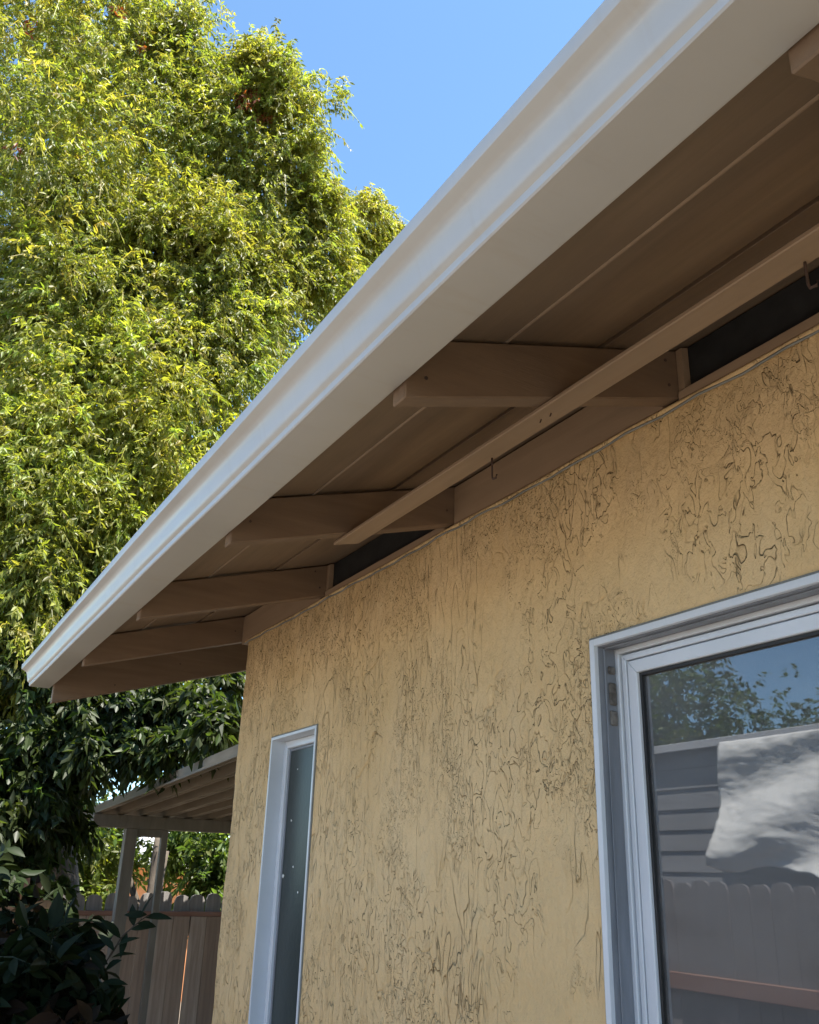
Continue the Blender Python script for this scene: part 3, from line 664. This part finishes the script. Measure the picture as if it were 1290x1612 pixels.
# ------------------------------------------------------------------ the big tree beyond the house corner
PAL = np.array([[0.225, 0.245, 0.042], [0.275, 0.280, 0.048], [0.190, 0.215, 0.042], [0.320, 0.305, 0.055], [0.160, 0.185, 0.040], [0.265, 0.275, 0.100]])
LPAL = np.array([[0.036, 0.056, 0.016], [0.050, 0.072, 0.018], [0.028, 0.046, 0.016]])  # shade under the crown painted into darker leaf colours of the low branches
spec = [  # px, py, distance, radius in px, density, palette tone
    (50, 40, 11.5, 150, 1.3, None), (185, 0, 12, 115, 1.2, None), (258, 65, 11.5, 52, 0.9, None), (-80, -140, 12, 220, 0.9, None), (130, -190, 12.5, 160, 0.9, None),
    (215, 150, 10.8, 120, 1.1, 0), (60, 230, 9.8, 150, 1.3, None), (325, 150, 11.0, 55, 0.8, 2),
    (390, 95, 10.8, 28, 0.6, 3), (446, 138, 10.6, 34, 0.7, 1), (420, 200, 10.4, 90, 1.0, 0), (474, 240, 10.2, 34, 0.6, 1), (330, 250, 10.5, 95, 1.0, 2),
    (400, 320, 10.0, 100, 1.0, 2), (480, 360, 9.8, 72, 0.9, 0), (430, 450, 9.4, 95, 1.0, 4), (505, 430, 9.6, 45, 0.7, 1), (497, 320, 10.0, 28, 0.6, 1),
    (583, 330, 12.5, 22, 0.5, 3), (566, 385, 12.5, 26, 0.5, 1), (612, 368, 12.8, 14, 0.4, 3), (590, 425, 12.5, 40, 0.6, 1),
    (300, 340, 9.3, 62, 0.9, 3), (245, 380, 9.1, 60, 0.9, 1), (340, 395, 9.0, 66, 0.9, 3), (225, 460, 8.8, 70, 0.9, 1), (395, 420, 9.1, 50, 0.7, 1), (310, 480, 8.6, 80, 1.0, None), (240, 560, 8.2, 85, 1.0, 1), (385, 520, 8.8, 75, 0.9, 0), (330, 600, 8.1, 85, 1.0, None), (150, 420, 9.2, 65, .8, 1), (135, 340, 9.6, 70, .8, 3),
    (30, 400, 9.4, 120, 1.1, 4), (110, 500, 8.4, 110, 1.1, None), (20, 560, 8.8, 120, 1.1, 4), (150, 620, 7.7, 110, 1.1, 0), (20, 690, 7.6, 105, 1.1, 1), (235, 690, 7.3, 95, 1.0, 1),
    (110, 760, 7.2, 110, 1.1, 0), (200, 810, 7.0, 85, 0.9, 0), (20, 830, 7.0, 110, 1.1, 2), (90, 920, 6.8, 100, 1.1, 2), (10, 980, 6.6, 100, 1.0, 0),
    (-120, 230, 10.8, 150, 1.0, None), (-120, 560, 9.2, 140, 1.0, None), (-110, 900, 7.6, 120, 1.0, None),
    # rear masses that close the gaps; eave-hidden lobes added to shade the low branches
    (100, 300, 13.5, 260, 2.6, 4), (30, 120, 13.8, 170, 2.0, 4), (190, 170, 13.4, 120, 1.6, 4), (230, 970, 7.3, 95, 1.0, 2), (330, 890, 7.6, 105, 1.0, 2), (430, 780, 7.9, 110, 1.0, 2), (200, 1010, 6.6, 60, 0.8, 2), (380, 300, 12.8, 115, 0.9, 4), (60, 700, 10.5, 230, 2.2, 4), (300, 520, 10.8, 180, 1.2, 4), (140, 980, 9.0, 170, 1.3, 4), (0, 1150, 8.3, 110, 1.2, 4), (200, 1080, 8.6, 90, 0.9, 4),
]
lobes = [(at(px, py, D), R*D/FPX, dn, tn) for (px, py, D, R, dn, tn) in spec]
TB = at(95, 1480, 8.6); TB[2] = float(ground_z(TB[0]))-0.03
T1 = thing('evergreen_tree', 'tall leafy evergreen tree with yellow green crown behind the patio cover', 'tree', tuple(TB))
def under(root):      # children keep world coordinates
    for ch in [o_ for o_ in bpy.data.objects if o_.parent == root]: ch.matrix_parent_inverse = Matrix.Translation(root.location).inverted()
trk = limb(T1, 'trunk', TB, TB+np.array([-0.3, -0.2, 3.3]), 0.24, 0.17, 1, 0.25)
fork = trk[-1]
for k, (px, py, D) in enumerate([(60, 230, 9.8), (250, 60, 11.5), (430, 200, 10.4), (440, 430, 9.6), (270, 480, 7.9), (60, 560, 8.8), (120, 800, 7.3), (130, 1150, 6.4), (590, 380, 12.5), (330, 560, 7.9)]):
    limb(T1, 'limb', fork, at(px, py, D+0.9), 0.12, 0.025, 20+k, 0.5, 9)
V, fc, C, ex = foliage(lobes, 5, clumps=36, twigs=22, leaves=13, leafL=0.060, aspect=0.34, palette=PAL, droop=0.8, inner=0.3, twig_len=0.22, spread=0.34, tall=1.45)
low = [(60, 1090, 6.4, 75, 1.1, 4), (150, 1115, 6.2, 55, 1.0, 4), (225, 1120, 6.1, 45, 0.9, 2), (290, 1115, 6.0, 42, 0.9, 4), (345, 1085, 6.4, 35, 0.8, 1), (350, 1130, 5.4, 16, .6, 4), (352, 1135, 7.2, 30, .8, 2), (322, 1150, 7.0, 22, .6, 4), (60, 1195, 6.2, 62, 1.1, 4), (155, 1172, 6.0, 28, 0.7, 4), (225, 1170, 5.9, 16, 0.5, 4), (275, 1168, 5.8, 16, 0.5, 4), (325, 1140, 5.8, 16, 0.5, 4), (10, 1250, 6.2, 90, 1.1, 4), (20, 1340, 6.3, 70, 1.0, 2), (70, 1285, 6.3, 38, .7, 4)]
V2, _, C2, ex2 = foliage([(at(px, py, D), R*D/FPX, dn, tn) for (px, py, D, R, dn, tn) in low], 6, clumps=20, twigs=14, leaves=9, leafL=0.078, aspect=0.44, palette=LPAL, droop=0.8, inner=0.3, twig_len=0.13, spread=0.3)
ex = (np.concatenate([ex[0], ex2[0]]), np.concatenate([ex[1], ex2[1]+len(ex[0])]), np.concatenate([ex[2], ex2[2]]))
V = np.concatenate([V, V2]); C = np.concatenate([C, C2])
# scattered dead red-brown sprays
r = np.random.default_rng(8)
for (px, py, D, R) in ((390, 155, 10.2, 20), (415, 185, 10.2, 13), (225, 70, 11.0, 13), (25, 235, 9.5, 12), (190, 15, 11.6, 14), (45, 40, 11, 12)):
    c = at(px, py, D); rel = V[:, 0]-CAM; w_ = rel@cf; qx = 645+FPX*(rel@cr)/w_; qy = 806-FPX*(rel@cu)/w_
    k = (np.hypot(qx-px, qy-py) < R*r.uniform(0.5, 1.2, len(V))) & (r.random(len(V)) < 0.65)
    C[k] = np.array([0.22, 0.055, 0.02])*r.uniform(0.6, 1.3, (k.sum(), 1))
finish_foliage(T1, 'crown', 'leaf', V, fc, C, ex, 300)
under(T1)

# ------------------------------------------------------------------ dark broad-leaved shrub by the house corner
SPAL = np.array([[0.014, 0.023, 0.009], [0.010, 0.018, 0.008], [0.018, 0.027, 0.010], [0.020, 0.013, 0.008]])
SB = at(40, 1600, 4.6); SB[2] = float(ground_z(SB[0]))-0.03
S1_ = thing('leafy_shrub', 'dark broad leaved shrub in shade beside the patio post', 'shrub', tuple(SB))
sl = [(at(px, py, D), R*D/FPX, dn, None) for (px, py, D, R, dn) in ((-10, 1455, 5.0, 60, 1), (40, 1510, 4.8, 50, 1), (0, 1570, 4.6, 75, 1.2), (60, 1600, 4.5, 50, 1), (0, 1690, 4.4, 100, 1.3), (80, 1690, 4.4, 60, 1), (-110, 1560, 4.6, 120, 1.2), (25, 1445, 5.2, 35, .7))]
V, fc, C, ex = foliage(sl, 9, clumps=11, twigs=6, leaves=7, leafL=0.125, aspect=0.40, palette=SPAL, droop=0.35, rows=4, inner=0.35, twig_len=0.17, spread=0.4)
# the sprig that reaches out in front of the fence
spr = [((150, 1560), (190, 1478)), ((190, 1478), (232, 1440)), ((125, 1600), (165, 1540))]
Vx = []; 
for (a, b) in spr:
    pa, pb = at(*a, 4.55), at(*b, 4.5); dv = pb-pa
    for i in range(7):
        f = 0.25+0.75*i/6; sgn = 1 if i % 2 else -1
        base = pa+dv*f; d = unit(dv/np.linalg.norm(dv)*0.7+sgn*cr*0.7*np.array([1, 1, 1])-np.array([0, 0, 0.35])+RNG.normal(0, .2, 3))
        lv, _ = leaf_arrays(base[None], d[None], unit(np.array([[0.5, -0.4, 0.7]])+RNG.normal(0, .3, (1, 3))), np.array([0.10*RNG.uniform(.8, 1.25)]), np.array([0.040*RNG.uniform(.8, 1.2)]), 4)
        Vx.append(lv[0])
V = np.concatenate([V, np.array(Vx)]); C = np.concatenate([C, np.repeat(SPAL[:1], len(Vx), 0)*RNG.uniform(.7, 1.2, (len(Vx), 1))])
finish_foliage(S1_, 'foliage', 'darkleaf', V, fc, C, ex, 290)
for k, (px, py, D) in enumerate(((0, 1450, 5.0), (40, 1510, 4.8), (0, 1560, 4.6), (60, 1590, 4.5), (-80, 1560, 4.6), (125, 1600, 4.55))):
    limb(S1_, 'stem', SB+np.array([RNG.normal(0, .05), RNG.normal(0, .05), 0]), at(px, py, D), 0.018, 0.006, 60+k, 0.5)
limb(S1_, 'stem', at(125, 1600, 4.55), at(190, 1478, 4.52), 0.007, 0.004, 71, 0.2); limb(S1_, 'stem', at(190, 1478, 4.52), at(235, 1442, 4.5), 0.004, 0.002, 72, 0.2)
under(S1_)

# ------------------------------------------------------------------ patio cover behind the house
PXB = -3.78
pL = at_x(150, 1284, PXB); pR = at_x(358, 1301, PXB)
zb1 = 1.945; zb0 = 1.855
PC = thing('patio_cover', 'beige metal patio cover with ribbed pans on slim posts', 'patio cover', (PXB, 1.5, float(ground_z(PXB))))
y0p, y1p = float(pL[1])-0.02, 4.6
box('beam', 'patio_post', PC, PXB-0.06, PXB+0.06, y0p, y1p, zb0, zb1, 0.004)
SLP = 0.046
def pz(x): return zb1+0.006+SLP*(x-PXB)
# pans: each a shallow tray between raised ribs, running from past the beam to house wall
k = 0; yy = y0p+0.02
def pan(y, wdt):
    a = [(0, 0.0), (0.016, 0.0), (0.018, 0.014), (0.026, 0.014), (0.028, 0.0), (0.044, 0.0), (0.047, 0.075), (wdt-0.005, 0.075), (wdt-0.002, 0.0), (wdt*0.999, 0.0)]
    xa, xb = PXB-0.80, -0.02; v = [];  # unseen overhang added past the beam to shade the fence
    for x in (xa, xb):
        for (q, h) in a: v.append((x, y+q, pz(x)+h))
        for (q, h) in a[::-1]: v.append((x, y+q, pz(x)+h*0.96+0.008))
    n = 2*len(a); f = [tuple(range(n))[::-1], tuple(range(n, 2*n))]
    f += [(i, (i+1) % n, n+(i+1) % n, n+i) for i in range(n)]
    m_ = MB(); m_.v = v; m_.f = f; return m_.build('roof_pan', 'patio', PC)
while yy < y1p-0.05:
    pan(yy, 0.17); yy += 0.17
gzp = float(ground_z(PXB))-0.02
def post(px, py, wdt, x=PXB):
    p = at_x(px, py, x); box('post', 'patio_post', PC, x-wdt/2, x+wdt/2, p[1]-wdt/2, p[1]+wdt/2, gzp, zb0-0.001, 0.003); return p[1]
ya = post(203, 1330, 0.085); yb = post(257, 1330, 0.048)
box('brace', 'patio_post', PC, PXB-0.02, PXB+0.02, ya+0.044, yb-0.025, zb0-0.055, zb0-0.002, 0.002)
box('post', 'patio_post', PC, PXB-0.042, PXB+0.042, 3.6, 3.685, gzp, zb0-0.001, 0.003)
under(PC)

# ------------------------------------------------------------------ cedar fence beyond the patio
FX = -4.75
BF = thing('wooden_fence', 'brown cedar picket fence with red rail beyond the patio posts', 'fence', (FX, 1.0, -0.35))
def picket_mesh(wd, z0, z1, th=0.018, ear=0.03):
    m_ = MB().prism([(-wd/2, z0), (wd/2, z0), (wd/2, z1-ear*1.3), (wd/2-ear*0.45, z1-ear*0.35), (wd/2-ear*1.3, z1), (-wd/2+ear*1.3, z1), (-wd/2+ear*0.45, z1-ear*0.35), (-wd/2, z1-ear*1.3)], 'x', -th/2, th/2)
    me = mesh_from(m_.v, m_.f); bm = bmesh.new(); bm.from_mesh(me); bmesh.ops.recalc_face_normals(bm, faces=bm.faces); bm.to_mesh(me); bm.free(); return me
zr = float(at_x(250, 1440, FX)[2]); zt = float(at_x(250, 1407, FX)[2])
pm = [picket_mesh(0.128, zr-0.16, zt+dz, ear=0.035) for dz in (0, 0.012, -0.012)]
pm2 = [picket_mesh(wd, -0.38, zr-0.012, ear=0.002) for wd in (0.136, 0.134, 0.138)]
y = -2.4; k = 0
while y < 5.5:
    o1 = link('picket', pm[k % 3], 'grey_wood', BF); o1.location = (FX-0.032, y+RNG.normal(0, 0.003), RNG.normal(0, 0.006)); o1.rotation_euler = (RNG.normal(0, 0.006), 0, 0)
    o2 = link('board', pm2[k % 3], 'cedar', BF); o2.location = (FX+0.026, y+RNG.normal(0, 0.0008), 0); o2.rotation_euler = (RNG.normal(0, 0.0015), RNG.normal(0, 0.004), RNG.normal(0, 0.01))
    y += 0.142; k += 1
box('rail', 'red_rail', BF, FX-0.022, FX+0.045, -2.5, 5.6, zr-0.010, zr+0.026, 0.003)
box('rail', 'red_rail', BF, FX-0.022, FX+0.015, -2.5, 5.6, -0.1, -0.02, 0.003)
under(BF)

# ------------------------------------------------------------------ things beyond the fence
BP = np.array([[0.12, 0.165, 0.035], [0.16, 0.19, 0.04], [0.07, 0.11, 0.028]])
def back_tree(name, label, base_px, D, lobes_px, seed, trunk_to, lean=0.0, tw=10, cl=16, pal=BP):
    b = at(*base_px, D); b[2] = -0.4
    T = thing(name, label, 'tree', tuple(b))
    lb = [(at(px, py, d), R*d/FPX, dn, tn) for (px, py, d, R, dn, tn) in lobes_px]
    V, fc, C, ex = foliage(lb, seed, clumps=cl, twigs=tw, leaves=10, leafL=0.10, palette=pal, droop=0.5, inner=0.35, twig_len=0.28, spread=0.38, stems=False)
    for k, (px, py, d) in enumerate(trunk_to): limb(T, 'trunk' if k == 0 else 'limb', b+np.array([0, 0.12*k, 0]), at(px, py, d), 0.055, 0.03, seed*10+k, 0.25)
    ob = build_leaves('crown', 'leaf', T, V, fc, C); ob['kind'] = 'stuff'; under(T); return T
back_tree('garden_tree', 'sunlit pale green tree seen left of the patio posts over the fence', (140, 1460), 11.5, [(150, 1370, 11.2, 45, 1, 1), (120, 1400, 11, 40, 1, 1), (165, 1340, 11.5, 30, .8, 1), (100, 1330, 12, 60, 1, 2), (60, 1420, 11.5, 70, 1, 0)], 31, [(150, 1370, 11.3)])
back_tree('garden_tree', 'dark green tree seen right of the patio posts over the fence', (330, 1460), 11.0, [(320, 1370, 10.8, 40, 1, 2), (350, 1340, 11, 50, 1, 2), (300, 1335, 11, 22, .8, 0), (345, 1400, 10.6, 30, .8, 2), (400, 1360, 11, 70, 1, 2)], 32, [(330, 1380, 11)])
back_tree('garden_tree', 'bare leaning dark trunk tree seen between the patio posts', (196, 1500), 10.0, [(150, 1250, 10.8, 60, 1, 2), (300, 1240, 10.8, 70, 1, 2)], 33, [(250, 1310, 10.2), (262, 1340, 10.2), (205, 1320, 10.3)], cl=9)
OH = thing('orange_house', 'distant orange rendered house beyond the cedar fence', 'house', (-13.5, 3.0, -0.4))
a = at_x(225, 1380, -12.5); b = at_x(285, 1380, -12.5); zt_ = float(at_x(255, 1366, -12.5)[2])
box('wall', 'orange', OH, -17, -12.5, float(a[1])-0.2, float(b[1])+0.3, -0.4, zt_)
yc = (a[1]+b[1])/2-0.2
MB().prism([(float(a[1])-0.5, zt_+0.01), (float(b[1])+0.6, zt_+0.01), (float(yc), zt_+0.7)], 'x', -17.4, -12.1).build('roof', 'neigh_trim', OH)
box('window', 'gasket', OH, -12.51, -12.47, float(b[1])-0.5, float(b[1])+0.0, 0.3, 1.0)
under(OH)

# ------------------------------------------------------------------ across the side yard (seen mirrored in the wide window)
FY = -2.95
SFc = thing('wooden_fence', 'grey weathered picket fence along the side path opposite the stucco wall', 'fence', (0, FY, 0))
pmS = [picket_mesh(0.136, -0.35, 1.60+dz, ear=0.032) for dz in (0, 0.01, -0.012)]
x = -7.0; k = 0
while x < 5.0:
    o1 = link('picket', pmS[k % 3], 'side_wood', SFc); o1.location = (x, FY, RNG.normal(0, 0.005)); o1.rotation_euler = (0, RNG.normal(0, 0.005), math.pi/2)
    x += 0.142; k += 1
box('rail', 'red_rail', SFc, -7.1, 5.1, FY+0.010, FY+0.050, 1.03, 1.115, 0.003)
box('rail', 'red_rail', SFc, -7.1, 5.1, FY+0.010, FY+0.050, 0.25, 0.335, 0.003)
under(SFc)
NY = -4.7
NH = thing('grey_house', 'grey lap sided neighbour house behind the weathered side fence', 'house', (-1.0, NY, 0))
for k in range(18):
    z = -0.3+k*0.165
    MB().prism([(NY, z+0.001), (NY+0.018, z+0.001), (NY+0.006, z+0.163), (NY, z+0.163)], 'x', -4.6, 5.2).build('siding_board', 'neigh', NH)
box('wall', 'neigh', NH, -4.6, 5.2, NY-4, NY-0.002, -0.3, 2.64)
MB().prism([(NY+0.07, 2.70), (NY-4.4, 2.62), (NY-4.4, 2.58), (NY+0.07, 2.66)], 'x', -4.9, 5.5).build('roof', 'tile', NH)
box('fascia', 'neigh_trim', NH, -4.9, 5.5, NY+0.072, NY+0.092, 2.645, 2.71, 0.003)
under(NH)
# plastic sheeting hung from that eave
nu, nw = 150, 70
u, vv = np.meshgrid(np.linspace(0, 1, nu), np.linspace(0, 1, nw), indexing='ij')
x = -1.85+3.6*u+0.10*vv*(0.3-u)+0.03*np.sin(vv*9+1)
drop = 0.86+0.02*np.sin(u*31+0.5)+0.05*fbm(u*14, u*0+3, 77, 3)+0.14*np.exp(-((u-0.31)/0.05)**2)
z = 2.66-vv*drop*1.06-0.03*np.sin(u*13)*vv
ph = u*13+vv*4+5*fbm(u*5+3, vv*4+3, 91, 3)
f3 = np.abs(fbm(u*20+vv*14+5, vv*18-u*9+40, 98, 3)-0.44)
yq = NY+0.12+0.22*vv+0.010*np.sin(ph)*(0.4+vv)+0.012*(fbm(u*60+9, vv*20+9, 95, 4)-0.45)+0.030*f3+0.07*np.sin(np.arctan2(vv+0.12, (u-0.60)*2.2)*13+1.5*fbm(u*6, vv*5, 83, 2))*np.hypot(vv+0.12, u-0.60)
V = np.stack([x, yq, z], -1).reshape(-1, 3)
F = [(i*nw+j, (i+1)*nw+j, (i+1)*nw+j+1, i*nw+j+1) for i in range(nu-1) for j in range(nw-1)]
ps = link('plastic_sheet', mesh_from(V, F), 'plastic', None, True); tag(ps, 'crumpled white plastic sheet hanging from the grey neighbour house eave', 'plastic sheet')
sm = ps.modifiers.new('thickness', 'SOLIDIFY'); sm.thickness = 0.002
# tree behind the neighbour house
NT = thing('garden_tree', 'round olive green tree behind the grey neighbour house', 'tree', (-7.0, -10.0, 0))
lb = [(np.array(c, float), R, dn, tn) for (c, R, dn, tn) in (((-7.0, -10, 3.6), 1.3, 1.3, 2), ((-8.4, -10, 3.9), 1.4, 1.3, 0), ((-5.9, -10, 3.3), 0.95, 1, 0), ((-7.6, -9.6, 4.5), 1.0, 1, 0), ((-9.8, -10, 4.2), 1.5, 1.3, 2), ((-5.2, -9.8, 2.7), 0.8, 1, 2), ((-7.5, -9.8, 2.6), 1.3, 1.2, 2))]
V, fc, C, ex = foliage(lb, 77, clumps=22, twigs=14, leaves=10, leafL=0.11, palette=BP, droop=0.4, inner=0.35, twig_len=0.3, spread=0.38, stems=False)
ob = build_leaves('crown', 'leaf', NT, V, fc, C); ob['kind'] = 'stuff'
limb(NT, 'trunk', (-7.0, -10, -0.3), (-7.2, -10, 3.2), 0.22, 0.1, 78, 0.2); under(NT)
